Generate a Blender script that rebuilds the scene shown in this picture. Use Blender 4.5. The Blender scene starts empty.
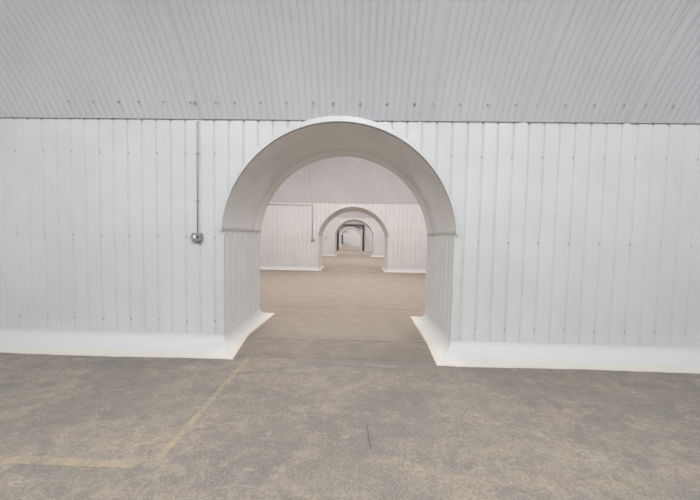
import bpy, math, random
from mathutils import Vector
random.seed(5)
S = bpy.context.scene
C = S.collection
R = math.radians

# ------------------------------------------------------------------ helpers
def mesh(name, verts, faces, mat, parent=None, smooth=False, loc=(0, 0, 0), mats=None, idx=None):
    me = bpy.data.meshes.new(name)
    me.from_pydata([tuple(v) for v in verts], [], faces)
    for m in (mats or [mat]):
        me.materials.append(m)
    if idx:
        for p, i in zip(me.polygons, idx):
            p.material_index = i
    if smooth:
        me.polygons.foreach_set('use_smooth', [True] * len(me.polygons))
    me.update()
    o = bpy.data.objects.new(name, me)
    C.objects.link(o)
    o.location = loc
    if parent:
        o.parent = parent
    return o

def structure(o):
    o['kind'] = 'structure'
    return o

def tag(o, label, cat, group=None):
    o['label'] = label
    o['category'] = cat
    if group:
        o['group'] = group
    return o

def box_vf(x0, x1, y0, y1, z0, z1, b=0.0):
    """box with chamfered edges in the XZ outline when b > 0"""
    if b <= 0:
        o = [(x0, z0), (x1, z0), (x1, z1), (x0, z1)]
    else:
        o = [(x0 + b, z0), (x1 - b, z0), (x1, z0 + b), (x1, z1 - b), (x1 - b, z1), (x0 + b, z1), (x0, z1 - b), (x0, z0 + b)]
    n = len(o)
    rings = []
    if b > 0:
        cx, cz = (x0 + x1) / 2, (z0 + z1) / 2
        kx, kz = 1 - b / (x1 - x0), 1 - b / (z1 - z0)
        small = [(cx + (x - cx) * kx, cz + (z - cz) * kz) for x, z in o]
        rings = [(small, y0), (o, y0 + b * .6), (o, y1)]
    else:
        rings = [(o, y0), (o, y1)]
    v = [(x, y, z) for ring, y in rings for x, z in ring]
    f = []
    for k in range(len(rings) - 1):
        for i in range(n):
            j = (i + 1) % n
            f.append((k * n + i, k * n + j, (k + 1) * n + j, (k + 1) * n + i))
    f.append(tuple(range(n))[::-1])
    f.append(tuple(range((len(rings) - 1) * n, len(rings) * n)))
    return v, f

def tube_vf(path, r, n=10):
    v, f = [], []
    pts = [Vector(p) for p in path]
    for i, p in enumerate(pts):
        d = (pts[min(i + 1, len(pts) - 1)] - pts[max(i - 1, 0)]).normalized()
        a = Vector((1, 0, 0)) if abs(d.x) < .9 else Vector((0, 0, 1))
        u = d.cross(a).normalized()
        w = d.cross(u).normalized()
        for k in range(n):
            t = 2 * math.pi * k / n
            v.append(p + u * (r * math.cos(t)) + w * (r * math.sin(t)))
    for i in range(len(pts) - 1):
        for k in range(n):
            j = (k + 1) % n
            f.append((i * n + k, i * n + j, (i + 1) * n + j, (i + 1) * n + k))
    f.append(tuple(range(n))[::-1])
    f.append(tuple(range((len(pts) - 1) * n, len(pts) * n)))
    return v, f

# ------------------------------------------------------------------ materials
class NT:
    def __init__(s, name):
        s.m = bpy.data.materials.new(name)
        s.m.use_nodes = True
        s.t = s.m.node_tree
        s.b = s.t.nodes['Principled BSDF']
        s.tc = s.t.nodes.new('ShaderNodeTexCoord')
    def L(s, a, b):
        s.t.links.new(a, b)
    def noise(s, scale, detail=4, rough=.55, stretch=None, off=(0, 0, 0), dist=0.0):
        n = s.t.nodes.new('ShaderNodeTexNoise')
        n.inputs['Scale'].default_value = scale
        n.inputs['Detail'].default_value = detail
        n.inputs['Roughness'].default_value = rough
        n.inputs['Distortion'].default_value = dist
        mp = s.t.nodes.new('ShaderNodeMapping')
        if stretch:
            mp.inputs['Scale'].default_value = stretch
        mp.inputs['Location'].default_value = off
        s.L(s.tc.outputs['Object'], mp.inputs['Vector'])
        s.L(mp.outputs['Vector'], n.inputs['Vector'])
        return n.outputs['Fac']
    def ramp(s, fac, a, b, lo=0.0, hi=1.0):
        n = s.t.nodes.new('ShaderNodeMapRange')
        n.inputs['From Min'].default_value = a
        n.inputs['From Max'].default_value = b
        n.inputs['To Min'].default_value = lo
        n.inputs['To Max'].default_value = hi
        n.interpolation_type = 'SMOOTHSTEP'
        s.L(fac, n.inputs['Value'])
        return n.outputs['Result']
    def math(s, op, a, b=None):
        n = s.t.nodes.new('ShaderNodeMath')
        n.operation = op
        for i, x in enumerate((a, b)):
            if x is None:
                continue
            if isinstance(x, (int, float)):
                n.inputs[i].default_value = x
            else:
                s.L(x, n.inputs[i])
        return n.outputs[0]
    def mix(s, fac, a, b, mode='MIX'):
        n = s.t.nodes.new('ShaderNodeMix')
        n.data_type = 'RGBA'
        n.blend_type = mode
        for i, x in ((0, fac), (6, a), (7, b)):
            if isinstance(x, (int, float)):
                n.inputs[i].default_value = x
            elif isinstance(x, tuple):
                n.inputs[i].default_value = (*x, 1)
            else:
                s.L(x, n.inputs[i])
        return n.outputs[2]
    def xyz(s):
        n = s.t.nodes.new('ShaderNodeSeparateXYZ')
        s.L(s.tc.outputs['Object'], n.inputs[0])
        return n.outputs
    def bump(s, h, strength=.3, dist=.01):
        n = s.t.nodes.new('ShaderNodeBump')
        n.inputs['Strength'].default_value = strength
        n.inputs['Distance'].default_value = dist
        s.L(h, n.inputs['Height'])
        s.L(n.outputs[0], s.b.inputs['Normal'])
    def out(s, col, rough=.6, metal=0.0, spec=.5):
        if isinstance(col, tuple):
            s.b.inputs['Base Color'].default_value = (*col, 1)
        else:
            s.L(col, s.b.inputs['Base Color'])
        if isinstance(rough, (int, float)):
            s.b.inputs['Roughness'].default_value = rough
        else:
            s.L(rough, s.b.inputs['Roughness'])
        s.b.inputs['Metallic'].default_value = metal
        s.b.inputs['Specular IOR Level'].default_value = spec
        return s.m

def m_cladding():
    n = NT('white_painted_cladding')
    c = n.mix(n.ramp(n.noise(1.2, 4), .35, .7), (.590, .600, .602), (.625, .635, .638))
    dirt = n.ramp(n.noise(9, 6, .65, (1, 1, .25), (3, 1, 0)), .64, .80, 0, .18)
    c = n.mix(dirt, c, (.52, .49, .45))
    n.bump(n.noise(5, 3), .12, .02)
    return n.out(c, .42, 0, .35)

def m_baseboard():
    n = NT('painted_base_skirt')
    x = n.xyz()
    lo = n.ramp(n.math('ADD', x[2], n.math('MULTIPLY', n.noise(6, 5), .02)), .026, .050, 1, 0)
    c = n.mix(lo, (.555, .563, .558), (.585, .557, .513))
    d = n.ramp(n.noise(14, 6, .7, (1, 1, 1), (7, 2, 0)), .60, .74, 0, .5)
    d = n.math('MULTIPLY', d, lo)
    c = n.mix(d, c, (.40, .33, .27))
    n.bump(n.noise(9, 5), .25, .015)
    return n.out(c, .5, 0, .35)

def m_lining():
    n = NT('grey_white_arch_sheet')
    c = n.mix(n.ramp(n.noise(1.5, 5), .3, .7), (.64, .635, .63), (.71, .705, .70))
    c = n.mix(n.ramp(n.noise(20, 5, .7), .66, .8, 0, .25), c, (.35, .32, .29))
    n.bump(n.noise(2.2, 3), .15, .03)
    return n.out(c, .4, 0, .4)

def m_ceiling():
    n = NT('pale_grey_corrugated_sheet')
    c = n.mix(n.ramp(n.noise(.7, 4), .3, .7), (.595, .603, .640), (.648, .658, .695))
    c = n.mix(n.ramp(n.noise(12, 5, .7, (2, .4, .4)), .62, .8, 0, .2), c, (.36, .36, .37))
    return n.out(c, .45, 0, .4)

def concrete(n):
    x = n.xyz()
    big = n.ramp(n.noise(.55, 5, .6, (1, 1, 1), (4, 2, 0), .4), .34, .66)
    c = n.mix(big, (.205, .185, .162), (.300, .256, .213))
    streak = n.ramp(n.noise(1.6, 6, .65, (.8, 1.7, 1), (9, 4, 0), .8), .42, .62)
    c = n.mix(n.math('MULTIPLY', streak, .60), c, (.185, .178, .163))
    tan = n.ramp(n.noise(2.6, 6, .65, (1, 1.3, 1), (2, 8, 0), 1.0), .48, .62)
    c = n.mix(n.math('MULTIPLY', tan, .55), c, (.365, .292, .232))
    blue = n.ramp(n.noise(2.1, 7, .7, (1, 1.6, 1), (12, 3, 0), .9), .50, .60)
    c = n.mix(n.math('MULTIPLY', blue, .62), c, (.165, .162, .150))
    scr = n.ramp(n.noise(3.5, 8, .75, (1, 2.4, 1), (6, 21, 0), 1.2), .56, .66)
    c = n.mix(n.math('MULTIPLY', scr, .58), c, (.40, .345, .29))
    grn = n.ramp(n.noise(1.1, 5, .6, (1, 1.4, 1), (7, 13, 0), .5), .48, .66)
    c = n.mix(n.math('MULTIPLY', grn, .45), c, (.215, .205, .165))
    mot = n.ramp(n.noise(9, 6, .7, None, (4, 1, 0), .3), .38, .64)
    c = n.mix(n.math('MULTIPLY', mot, .46), c, (.165, .145, .13))
    fine = n.ramp(n.noise(34, 6, .7), .42, .62)
    c = n.mix(n.math('MULTIPLY', fine, .46), c, (.15, .13, .115))
    spk = n.ramp(n.noise(75, 3, .6, None, (5, 5, 0)), .54, .66, 0, .45)
    c = n.mix(spk, c, (.43, .375, .32))
    pit = n.ramp(n.noise(48, 3, .6, None, (8, 3, 0)), .66, .72, 0, .6)
    c = n.mix(pit, c, (.09, .075, .065))
    dk = n.ramp(n.noise(7, 8, .75, (1, 1.2, 1), (1, 7, 0)), .60, .70, 0, .45)
    c = n.mix(dk, c, (.13, .115, .10))
    # worn smoother, dustier concrete in the bays beyond
    far = n.ramp(n.math('ADD', x[1], n.noise(2, 3)), 4.2, 5.6, 0, .62)
    c = n.mix(far, c, (.315, .268, .222))
    # a hairline crack in front of the opening
    cx_ = n.math('ADD', x[0], n.math('MULTIPLY', n.math('POWER', n.math('SUBTRACT', x[1], 2.42), 2.0), -.25))
    cd = n.math('ABSOLUTE', n.math('SUBTRACT', n.math('ADD', cx_, n.math('MULTIPLY', n.noise(14, 3), .02)), .125))
    ck = n.math('MULTIPLY', n.ramp(cd, .003, .009, .6, 0), n.math('MULTIPLY', n.ramp(x[1], 2.08, 2.16), n.ramp(x[1], 2.36, 2.46, 1, 0)))
    c = n.mix(ck, c, (.07, .055, .045))
    # joints between the cast slabs of the doorway; last, a wide dark band before the second wall
    wob = n.math('MULTIPLY', n.math('SUBTRACT', n.noise(3.0, 5, .7, None, (3, 3, 3)), .5), .07)
    y = n.math('ADD', x[1], wob)
    inx = n.ramp(n.math('ABSOLUTE', n.math('ADD', x[0], .23)), 1.72, 1.78, 1, 0)
    for yy, w, s in ((4.41, .012, .75), (3.72, .016, .35), (6.45, .012, .6), (13.2, .05, .6)):
        d = n.math('ABSOLUTE', n.math('SUBTRACT', y, yy))
        k = n.math('MULTIPLY', n.ramp(d, w * .5, w * 1.6, s, 0), n.ramp(n.noise(4, 4, .6, None, (yy, 0, 0)), .38, .55, .35, 1))
        if yy < 6:
            k = n.math('MULTIPLY', k, inx)
        c = n.mix(k, c, (.09, .075, .06))
    # darker infill strip under the arch
    d = n.math('ABSOLUTE', n.math('SUBTRACT', y, 4.06))
    k = n.math('MULTIPLY', n.ramp(d, .30, .34, .30, 0), inx)
    c = n.mix(k, c, (.19, .155, .125))
    n.bump(n.math('ADD', n.noise(30, 8, .7), n.math('MULTIPLY', n.noise(3, 4), 2.0)), .35, .01)
    return c

def m_floor():
    n = NT('worn_concrete')
    c = concrete(n)
    return n.out(c, n.ramp(n.noise(3, 4), .3, .7, .6, .8), 0, .3)

def m_line():
    n = NT('faded_yellow_floor_paint')
    c = concrete(n)
    k = n.ramp(n.noise(7, 6, .7, None, (2, 2, 0)), .32, .66, .62, .10)
    x = n.xyz()
    c = n.mix(k, c, (.42, .335, .20))
    return n.out(c, .7, 0, .3)

def m_plain(name, col, rough=.5, metal=0.0, var=.08):
    n = NT(name)
    d = tuple(v * (1 - var) for v in col)
    return n.out(n.mix(n.ramp(n.noise(8, 4), .3, .7), d, col), rough, metal)

M_clad, M_base, M_lin, M_ceil = m_cladding(), m_baseboard(), m_lining(), m_ceiling()
M_floor, M_line = m_floor(), m_line()
M_flange = m_plain('white_flange_paint', (.62, .62, .615), .4)
M_screw = m_plain('weathered_screw', (.40, .39, .385), .45, .3)
M_cond = m_plain('grey_conduit', (.50, .505, .51), .4, .3)
M_box = m_plain('grey_metal_box', (.30, .305, .31), .45, .2)
M_white = m_plain('white_plastic', (.85, .85, .84), .35)
M_black = m_plain('dark_socket', (.06, .06, .065), .5)
M_steel = m_plain('dark_painted_steel', (.045, .04, .045), .5, .1)
M_cab = m_plain('dark_green_grey_paint', (.06, .075, .07), .5)

# ------------------------------------------------------------------ dimensions
CX = -.266            # centre of the first opening
PITCH = .2015          # groove pitch of the cladding
WTOP = 3.16          # wall height, where the vault springs
SPR = 1.65           # springing height of the arches
PLZ = .20           # top of the smooth base
THK = 1.51
XW = 9.8             # half length of the halls as cut off by the added side walls
GD = .016            # groove depth

def groove_pts(x0, x1, phase, gd=GD, gw=.018):
    """[(x, depth)] of a sheet with narrow recessed grooves every PITCH"""
    pts = [(x0, 0)]
    k = math.ceil((x0 - phase + .04) / PITCH)
    while phase + k * PITCH < x1 - .03:
        g = phase + k * PITCH
        if g - .027 > x0:
            pts += [(g - gw, 0), (g - gw / 3, gd), (g + gw / 3, gd), (g + gw, 0)]
        k += 1
    pts.append((x1, 0))
    return pts

def interp(pts, x):
    for (a, da), (b, db) in zip(pts, pts[1:]):
        if a <= x <= b:
            return da + (db - da) * (x - a) / max(b - a, 1e-9)
    return 0

def arcp(hw, rise):
    c = (hw * hw - rise * rise) / (2 * rise)
    return c, rise + c

def make_wall(name, Y, cx, hw, rf, rr, phase, skirt=None, thk=THK):
    """cross wall: grooved sheets both sides, arched opening, lining, jambs.
       local origin: opening centre, front face, floor"""
    xl, xr = -XW - cx, XW - cx
    hc = hw + .014                              # half width of the hole in the sheets
    v, f = [], []
    for side in (0, 1):
        rise = (rf if side == 0 else rr) + .01
        hs = hc if side == 0 else hw + .012
        pts = groove_pts(xl, xr, phase)
        xs = {x for x, _ in pts}
        xs |= {-hs, hs}
        xs |= {hs * math.sin(math.pi * t / 96) for t in range(-48, 49)}
        xs = sorted(xs)
        def zb(x, inside):
            if not inside:
                return PLZ - .012
            c, Ra = arcp(hs, rise)
            return SPR - c + math.sqrt(max(0, Ra * Ra - x * x))
        for a, b in zip(xs, xs[1:]):
            if b - a < 1e-6:
                continue
            m = (a + b) / 2
            inside = abs(m) < hs
            da, db = interp(pts, a), interp(pts, b)
            ya = da if side == 0 else thk - da
            yb = db if side == 0 else thk - db
            i = len(v)
            v += [(a, ya, zb(a, inside)), (b, yb, zb(b, inside)), (b, yb, WTOP + .10), (a, ya, WTOP + .10)]
            f.append((i, i + 1, i + 2, i + 3) if side == 0 else (i + 3, i + 2, i + 1, i))
    root = structure(mesh(name, v, f, M_clad, loc=(cx, Y, 0)))

    # --- jamb sheets, grooved like the wall
    for s in (-1, 1):
        v, f = [], []
        pts = groove_pts(0, thk, .10, .026, .034)
        for y, d in pts:
            v += [(s * (hw + d), y, PLZ - .015), (s * (hw + d), y, SPR)]
        n = len(pts)
        for i in range(n - 1):
            q = (2 * i, 2 * i + 1, 2 * i + 3, 2 * i + 2)
            f.append(q if s > 0 else q[::-1])
        # ledge on top of the jamb
        i0 = len(v)
        v += [(s * (hw), 0, SPR), (s * (hw + .06), 0, SPR), (s * (hw + .06), thk, SPR), (s * hw, thk, SPR)]
        f.append((i0, i0 + 1, i0 + 2, i0 + 3))
        mesh('jamb_panel', v, f, M_clad, root)
        # smooth corner angles at the front and rear edges of the jamb
        for yo, yd in ((-.006, 1), (thk + .006, -1)):
            prof = [(hw + .105, yo + .006 * yd), (hw + .103, yo), (hw - .003, yo), (hw - .006, yo + .004 * yd), (hw - .006, yo + .055 * yd), (hw, yo + .058 * yd)]
            v = [(s * x, y, z) for z in (PLZ - .03, SPR - .002) for x, y in prof]
            k = len(prof)
            f = [(i, i + 1, k + i + 1, k + i) for i in range(k - 1)]
            mesh('corner_trim', v, f, M_flange, root)

    # --- curved lining of the arch
    secs = [(-.050, .008, 0), (.0, .008, 0), (.4, .007, .27), (.8, .007, .55), (1.17, .004, .81), (1.175, -.003, .81), (1.20, -.003, .83), (1.205, -.002, .83),
            (thk, .0, 1), (thk + .04, .0, 1)]
    N = 72
    v, f = [], []
    for y, off, k in secs:
        a = hw + off
        b = (rf + (rr - rf) * k) + off - .03
        c, Ra = arcp(a, b)
        t0 = math.asin(c / Ra)
        for i in range(N + 1):
            t = t0 + (math.pi - 2 * t0) * i / N
            v.append((Ra * math.cos(t), y, SPR - c + Ra * math.sin(t)))
    for j in range(len(secs) - 1):
        for i in range(N):
            f.append((j * (N + 1) + i, (j + 1) * (N + 1) + i, (j + 1) * (N + 1) + i + 1, j * (N + 1) + i + 1))
    # outer skin 12 mm thick at the springing so the lower edge reads
    base = len(v)
    for y, off, k in secs:
        for sx in (1, -1):
            v.append((sx * (hw + off + .02), y, SPR))
    for j in range(len(secs) - 1):
        f.append((j * (N + 1), base + 2 * j, base + 2 * j + 2, (j + 1) * (N + 1)))
        f.append((j * (N + 1) + N, (j + 1) * (N + 1) + N, base + 2 * j + 3, base + 2 * j + 1))
    lin = mesh('arch_lining', v, f, M_lin, root, smooth=True)

    # --- flange: a crescent that grows towards the crown
    for yf, yw, a0, b0 in ((-.055, .002, hw + .008, rf), (thk + .05, thk - .002, hw + .002, rr - .03)):
        v, f = [], []
        n = 72
        c, Ra = arcp(a0, b0)
        t0 = math.asin(c / Ra)
        for i in range(n + 1):
            t = t0 + (math.pi - 2 * t0) * i / n
            w = .022 + .050 * max(0, math.sin(t)) ** 1.5
            ct, st = math.cos(t), math.sin(t)
            yb = yw if st < .97 else yw
            sg = 1 if yf < 0 else -1
            for (dr, y) in ((-.002, yf + .03 * sg), (0, yf), (w - .006, yf), (w, yf + .006 * sg), (w, yb)):
                v.append(((Ra + dr) * ct, y, SPR - c + (Ra + dr) * st))
        for i in range(n):
            for k in range(4):
                q = (5 * i + k, 5 * (i + 1) + k, 5 * (i + 1) + k + 1, 5 * i + k + 1)
                f.append(q)
        mesh('arch_flange', v, f, M_flange, lin, smooth=False)

    # --- painted base with its skirt running out over the floor
    sk = skirt or dict(front=.27, rear=.27, l=[(-.27, .27), (.55, .17), (thk + .27, .20)], r=[(-.27, .27), (.55, .24), (thk + .27, .24)])
    for s, nm, key in ((-1, 'baseboard_left', 'l'), (1, 'baseboard_right', 'r')):
        xe = (xl if s < 0 else xr)
        pj = sk[key]
        wall_pts, out_pts = [], []
        n = 60
        for i in range(n + 1):                       # along the front face
            t = i / n
            x = xe + (s * hw - xe) * t
            wall_pts.append((x, 0))
            xo = xe + (s * (hw - pj[0][1]) - xe) * t
            jit = .012 * (random.random() - .5) + .012 * math.sin(x * 2.3)
            if i == n:
                jit = 0
            out_pts.append((xo, -sk['front'] + jit))
        (ya, wa), (yb_, wb), (yc, wc) = pj
        for y in (.15, .35, .55, .8, 1.1, 1.35):       # through the opening
            y = y * thk / 1.57
            w = wa + (wb - wa) * (y - ya) / (yb_ - ya) if y < yb_ else wb + (wc - wb) * (y - yb_) / (yc - yb_)
            wall_pts.append((s * hw, y))
            out_pts.append((s * (hw - w), y))
        for i in range(n + 1):
            t = i / n
            x = s * hw + (xe - s * hw) * t
            wall_pts.append((x, thk))
            xo = s * (hw - wc) + (xe - s * (hw - wc)) * t
            jit = .012 * (random.random() - .5) if i else 0
            out_pts.append((xo, thk + sk['rear'] + jit))
        sect = [(0, PLZ - .01, -.02), (0, PLZ, -.004), (0, PLZ, .004), (.02, .18, 0), (.07, .145, 0), (.16, .105, 0), (.29, .070, 0), (.45, .042, 0), (.62, .024, 0), (.80, .014, 0), (.985, .008, 0), (1.0, -.004, 0)]
        v, f = [], []
        for (wx, wy), (ox, oy) in zip(wall_pts, out_pts):
            for t, z, e in sect:
                d = math.hypot(ox - wx, oy - wy)
                tt = t + e / d
                v.append((wx + (ox - wx) * tt, wy + (oy - wy) * tt, z))
        k = len(sect)
        for i in range(len(wall_pts) - 1):
            for j in range(k - 1):
                q = (k * i + j, k * i + j + 1, k * (i + 1) + j + 1, k * (i + 1) + j)
                f.append(q if s < 0 else q[::-1])
        structure(mesh(nm, v, f, M_base, loc=(cx, Y, 0)))
    return root

# ------------------------------------------------------------------ vaults
ARC0 = R(62.5)
HSP = 13.5 - 3.98 - THK
def vault_mesh(x0, x1, seams, pitch=.089, per=8, narc=30):
    span = HSP - .040
    Rr = span / 2 / math.sin(ARC0)
    n = int((x1 - x0) / pitch * per)
    v, f = [], []
    for i in range(n + 1):
        x = x0 + (x1 - x0) * i / n
        d = -.015 * max(0, math.cos(2 * math.pi * x / pitch)) ** 3 * 1.0
        for s in seams:
            if abs(x - s) < .045:
                d = min(d, -.024 * (1 - abs(x - s) / .045))
            elif s < x < s + .10:
                d += .008
        for j in range(narc + 1):
            a = -ARC0 + 2 * ARC0 * j / narc
            r = Rr - d
            v.append((x, r * math.sin(a), WTOP - Rr * math.cos(ARC0) + r * math.cos(a)))
    w = narc + 1
    for i in range(n):
        for j in range(narc):
            f.append((i * w + j, i * w + j + 1, (i + 1) * w + j + 1, (i + 1) * w + j))
    return v, f

walls = [  # front Y, centre X, half width, rise front, rise rear
    (3.98 - HSP - THK, CX, 1.586, 1.50, 1.46),
    (3.98, CX, 1.586, 1.485, 1.49),
    (13.5, -.19, 1.62, 1.33, 1.30),
    (23.6, -.26, 1.56, 1.37, 1.34),
    (34.0, -.89, 1.44, 1.27, 1.25),
    (45.0, -1.02, 1.52, 1.25, 1.22),
    (55.0, -1.97, 1.04, 1.05, 1.03),
    (65.0, -2.70, .80, 1.00, .98),
]
skirt1 = dict(front=.37, rear=.38, l=[(-.37, .29), (.52, .15), (THK + .38, .20)], r=[(-.37, .29), (.35, .235), (THK + .38, .215)])
skirtn = dict(front=.16, rear=.16, l=[(-.16, .16), (.5, .13), (THK + .16, .13)], r=[(-.16, .16), (.5, .13), (THK + .16, .13)])
roots = []
for i, (Y, cx, hw, rf, rr) in enumerate(walls):
    roots.append(make_wall('wall_back' if i == 0 else 'wall_front', Y, cx, hw, rf, rr, .10 if i == 1 else .07,
                           skirt1 if i < 2 else skirtn))
END_Y = 75.0
vv, vf = vault_mesh(-XW, XW, (-2.18, 2.18, 3.53, .83, -5.4, 6.8))
proto = structure(mesh('ceiling', vv, vf, M_ceil, smooth=True))
vmesh = proto.data
for i in range(len(walls)):
    ya = walls[i][0] + THK
    yb = walls[i + 1][0] if i + 1 < len(walls) else END_Y
    o = proto if i == 0 else proto.copy()
    if i:
        C.objects.link(o)
    o.location = (0, (ya + yb) / 2, 0)
    o.scale = (1, (yb - ya) / HSP, 1)

# floor, far end wall, and unseen side walls added to close in the light
structure(mesh('floor', [(-XW - .3, -9, 0), (XW + .3, -9, 0), (XW + .3, END_Y + .3, 0), (-XW - .3, END_Y + .3, 0)], [(0, 1, 2, 3)], M_floor))
for s, nm in ((-1, 'added_wall_left'), (1, 'added_wall_right')):
    x = s * XW
    structure(mesh(nm, *box_vf(min(x, x + s * .2), max(x, x + s * .2), -9, END_Y + .2, 0, 6.2), M_clad))
structure(mesh('wall_end', *box_vf(-XW, XW, END_Y, END_Y + .2, 0, 6.2), M_clad))

# ------------------------------------------------------------------ sheet screws on the first wall
def screw_vf(r=.0105, h=.009):
    v, f = [], []
    n = 8
    for (rr, y) in ((r * 1.45, 0), (r * 1.45, -.002), (r, -.003), (r * .9, -h), (0.001, -h - .001)):
        for k in range(n):
            t = 2 * math.pi * k / n
            v.append((rr * math.cos(t), y, rr * math.sin(t)))
    for j in range(4):
        for k in range(n):
            q = (k + 1) % n
            f.append((j * n + k, j * n + q, (j + 1) * n + q, (j + 1) * n + k))
    return v, f
sv, sf = screw_vf()
sp = None
wall1 = roots[1]
def put_screw(parent, loc, rot=(0, 0, 0), sc=1.0):
    global sp
    if sp is None:
        sp = mesh('screw', sv, sf, M_screw)
        o = sp
    else:
        o = sp.copy()
        C.objects.link(o)
    o.parent = parent
    o.location = loc
    o.rotation_euler = rot
    o.scale = (sc, sc, sc)
hw1 = 1.586
rows = ((2.71, 0), (1.56, 0), (.375, 0))
k0 = math.ceil((-5.3 - .10) / PITCH)
for z, ph in rows:
    for k in range(k0, int(5.5 / PITCH)):
        if (k + ph) % 2 == 0:
            continue
        x = .10 + k * PITCH
        if abs(x) < hw1 + .12 and z < SPR + .1:
            continue
        if z > SPR and abs(x) < 1.70 and SPR + 1.62 * math.sqrt(max(0, 1 - (x / 1.72) ** 2)) > z - .03:
            continue
        put_screw(wall1, (x, GD, z + .006 * random.uniform(-1, 1)))
ceil1 = proto
Rr = (HSP - .040) / 2 / math.sin(ARC0)
zc = WTOP - Rr * math.cos(ARC0)
a = ARC0 - .205 / Rr
# one screw on every fourth crest, closer at each sheet lap
for px in (65, 91, 116, 137, 162, 189.5, 194, 215.5, 234.6, 260.6, 286.6, 313.3, 333, 360, 387.3, 415, 434, 461.3, 489, 517, 537.5, 566, 595, 624, 645, 672.5, 699):
    x = (px - 357) / (75.7 if px < 357 else 75.7 * 1.04) - .028
    put_screw(ceil1, (x, Rr * math.sin(a), zc + Rr * math.cos(a)), (-(math.pi / 2 - a), 0, 0), 1.1)

# ------------------------------------------------------------------ switch boxes and conduits
def conduit(X, Y, ztop_bits, label, horiz=None, z0=1.62):
    root = bpy.data.objects.new('electrical_conduit', None)
    C.objects.link(root)
    root.location = (X, Y, 0)
    tag(root, label, 'conduit', None)
    pts = [(0, -.012 if not horiz else -.018, z0), (0, -.012 if not horiz else -.018, WTOP - .20)]
    pts.append((0, -.012 if not horiz else -.018, WTOP - .03 if not horiz else WTOP - .13))
    if horiz:
        hp = [(0, -.018, WTOP - .13), (-.03, -.018, WTOP - .115), (horiz, -.018, WTOP - .115)]
        mesh('pipe', *tube_vf(hp, .013), M_cond, root, smooth=True)
    mesh('pipe', *tube_vf(pts, .0085 if not horiz else .013), M_cond, root, smooth=True)
    for z in ztop_bits:
        v, f = box_vf(-.024, .024, -.0235, 0.0, z - .008, z + .008, .003)
        o = mesh('saddle_clip', v, f, M_cond, root)
    return root

def switch_box(X, Y, Z, label):
    root = bpy.data.objects.new('switch_box', None)
    C.objects.link(root)
    root.location = (X, Y, Z)
    tag(root, label, 'switch')
    mesh('back_box', *box_vf(-.066, .066, -.050, 0, -.056, .056, .008), M_box, root)
    mesh('front_plate', *box_vf(-.062, .062, -.056, -.0505, -.052, .052, .005), M_box, root)
    mesh('rocker', *box_vf(-.034, -.004, -.066, -.0565, -.022, .024, .004), M_white, root)
    mesh('indicator', *box_vf(.014, .040, -.062, -.0565, -.018, .016, .003), M_black, root)
    mesh('gland', *tube_vf([(-.066, -.025, .012), (-.082, -.025, .012), (-.100, -.02, .010)], .008, 8), M_cond, root, smooth=True)
    for x, z in ((-.052, .042), (.052, .042), (-.052, -.042), (.052, -.042)):
        v, f = screw_vf(.004, .004)
        mesh('fixing_screw', v, f, M_screw, root, loc=(x, -.0565, z))
    return root

switch_box(-2.21, 3.98, 1.56, 'grey metal switch box with white rocker on nearest wall, left of the big arch')
conduit(-2.21, 3.98, (2.71, 2.07), 'thin grey conduit running down the nearest wall from ceiling to switch box')
switch_box(-2.07, 13.5, 1.44, 'small grey switch box seen through big arch, on the second wall left of its arch')
conduit(-2.09, 13.5, (2.6, 1.9), 'thin pale conduit dropping down second wall, bending left under the ceiling', horiz=-2.15, z0=1.50)
switch_box(-2.56, 23.6, 1.52, 'tiny grey switch box on third wall, seen through the second arch')

# ------------------------------------------------------------------ dark steel portal in front of the fourth wall
fr = bpy.data.objects.new('steel_portal_frame', None)
C.objects.link(fr)
fr.location = (-.755, 33.55, 0)
tag(fr, 'dark steel rectangular portal frame standing before a far arch', 'frame')
def ibeam(p0, p1, w, d, horizontal=False):
    # I section swept along z or x: flanges across y faces
    o = [(-w, -d), (w, -d), (w, -d + .02), (.015, -d + .02), (.015, d - .02), (w, d - .02), (w, d), (-w, d), (-w, d - .02), (-.015, d - .02), (-.015, -d + .02), (-w, -d + .02)]
    v = []
    for t in (p0, p1):
        for a_, b_ in o:
            v.append((t[0], b_, t[2] + a_) if horizontal else (t[0] + a_, b_, t[2]))
    n = len(o)
    f = [(i, (i + 1) % n, n + (i + 1) % n, n + i) for i in range(n)] + [tuple(range(n)), tuple(range(n, 2 * n))]
    return v, f
for s in (-1, 1):
    p = mesh('post', *ibeam((s * 1.47, 0, .015), (s * 1.47, 0, 2.86), .11, .09), M_steel, fr)
    mesh('base_plate', *box_vf(s * 1.47 - .14, s * 1.47 + .14, -.14, .14, 0, .015), M_steel, p)
mesh('beam', *ibeam((-1.58, 0, 2.96), (1.58, 0, 2.96), .10, .09, True), M_steel, fr)

# dark cabinet far down the enfilade
cb = bpy.data.objects.new('metal_cabinet', None)
C.objects.link(cb)
cb.location = (-3.40, 64.4, 0)
tag(cb, 'dark narrow metal cabinet far away through the arches, left side', 'cabinet')
mesh('body', *box_vf(-.27, .27, -.2, .2, 0, 2.05, .01), M_cab, cb)
mesh('door', *box_vf(-.25, .25, -.225, -.203, .06, 2.0, .008), M_cab, cb)

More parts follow.
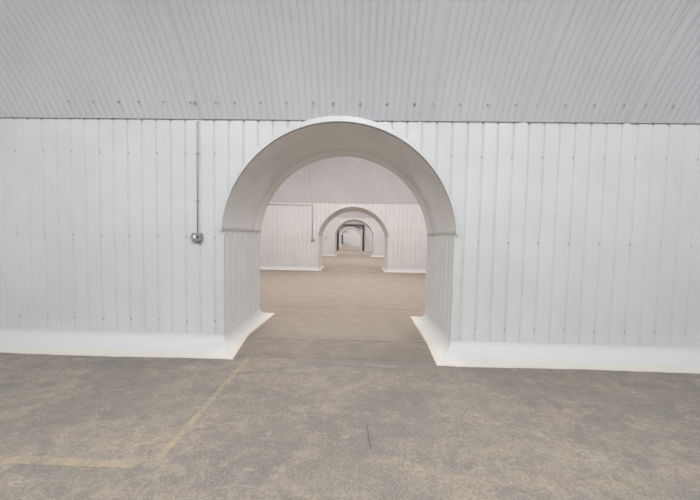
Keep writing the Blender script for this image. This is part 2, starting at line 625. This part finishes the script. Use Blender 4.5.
# ------------------------------------------------------------------ faded yellow line on the floor
def ribbon(pts, w, seed):
    rnd = random.Random(seed)
    v, f = [], []
    for i, (x, y) in enumerate(pts):
        a_ = pts[max(i - 1, 0)]
        b_ = pts[min(i + 1, len(pts) - 1)]
        dx, dy = b_[0] - a_[0], b_[1] - a_[1]
        l = math.hypot(dx, dy)
        nx, ny = -dy / l, dx / l
        w1, w2 = w / 2 + rnd.uniform(-.004, .004), w / 2 + rnd.uniform(-.004, .004)
        v += [(x + nx * w1, y + ny * w1, .0015), (x - nx * w2, y - ny * w2, .0015)]
    for i in range(len(pts) - 1):
        f.append((2 * i + 1, 2 * i + 3, 2 * i + 2, 2 * i))
    return v, f
v1, f1 = ribbon([(-1.38 + .00 * t, 1.94 + (3.66 - 1.94) * t / 40) for t in range(41)], .062, 1)
o = mesh('floor_marking', v1, f1, M_line)
tag(o, 'faded yellow painted floor line running towards the left foot of big arch', 'floor marking')
v2, f2 = ribbon([(-3.9 + (3.9 - 1.50) * t / 50, 1.90) for t in range(51)], .068, 2)
o = mesh('floor_marking', v2, f2, M_line)
tag(o, 'faded yellow painted floor line across the lower left, parallel to wall', 'floor marking')

# ------------------------------------------------------------------ lights along the crown of every vault
def area(name, loc, sx, sy, power, col):
    l = bpy.data.lights.new(name, 'AREA')
    l.shape = 'RECTANGLE'
    l.size, l.size_y = sx, sy
    l.energy = power
    l.color = col
    o = bpy.data.objects.new(name, l)
    C.objects.link(o)
    o.location = loc
    return o
cool, warm = (.985, 1.0, 1.0), (1.0, .93, .895)
for i in range(len(walls)):
    ya = walls[i][0] + THK
    yb = walls[i + 1][0] if i + 1 < len(walls) else END_Y
    for bx in (-7.6, -3.8, 0, 3.8, 7.6):
      area('batten_light', (bx, (ya + yb) / 2, 5.3), 1.5, .25, (164 if i == 0 else 158) * (1.45 if bx == 0 else 1.05 if abs(bx) < 4 else .55), cool if i == 0 else warm)

w = bpy.data.worlds.new('World')
S.world = w
w.use_nodes = True
w.node_tree.nodes['Background'].inputs[0].default_value = (.8, .85, .9, 1)
w.node_tree.nodes['Background'].inputs[1].default_value = .3

# ------------------------------------------------------------------ camera
cam = bpy.data.cameras.new('Camera')
cam.sensor_width = 36
cam.lens = 290 / 700 * 36
cam.clip_end = 300
co = bpy.data.objects.new('Camera', cam)
C.objects.link(co)
from mathutils import Matrix
co.matrix_world = Matrix.Translation((0, 0, 1.6)) @ Matrix.Rotation(R(1.38), 4, 'Z') @ Matrix.Rotation(R(90 - 2.59), 4, 'X') @ Matrix.Rotation(R(1.06), 4, 'Z')
S.camera = co

S.view_settings.view_transform = 'Standard'
S.view_settings.look = 'None'
S.view_settings.gamma = 1
S.view_settings.use_curve_mapping = False
S.view_settings.exposure = 0.0
S.cycles.max_bounces = 10
S.cycles.diffuse_bounces = 8
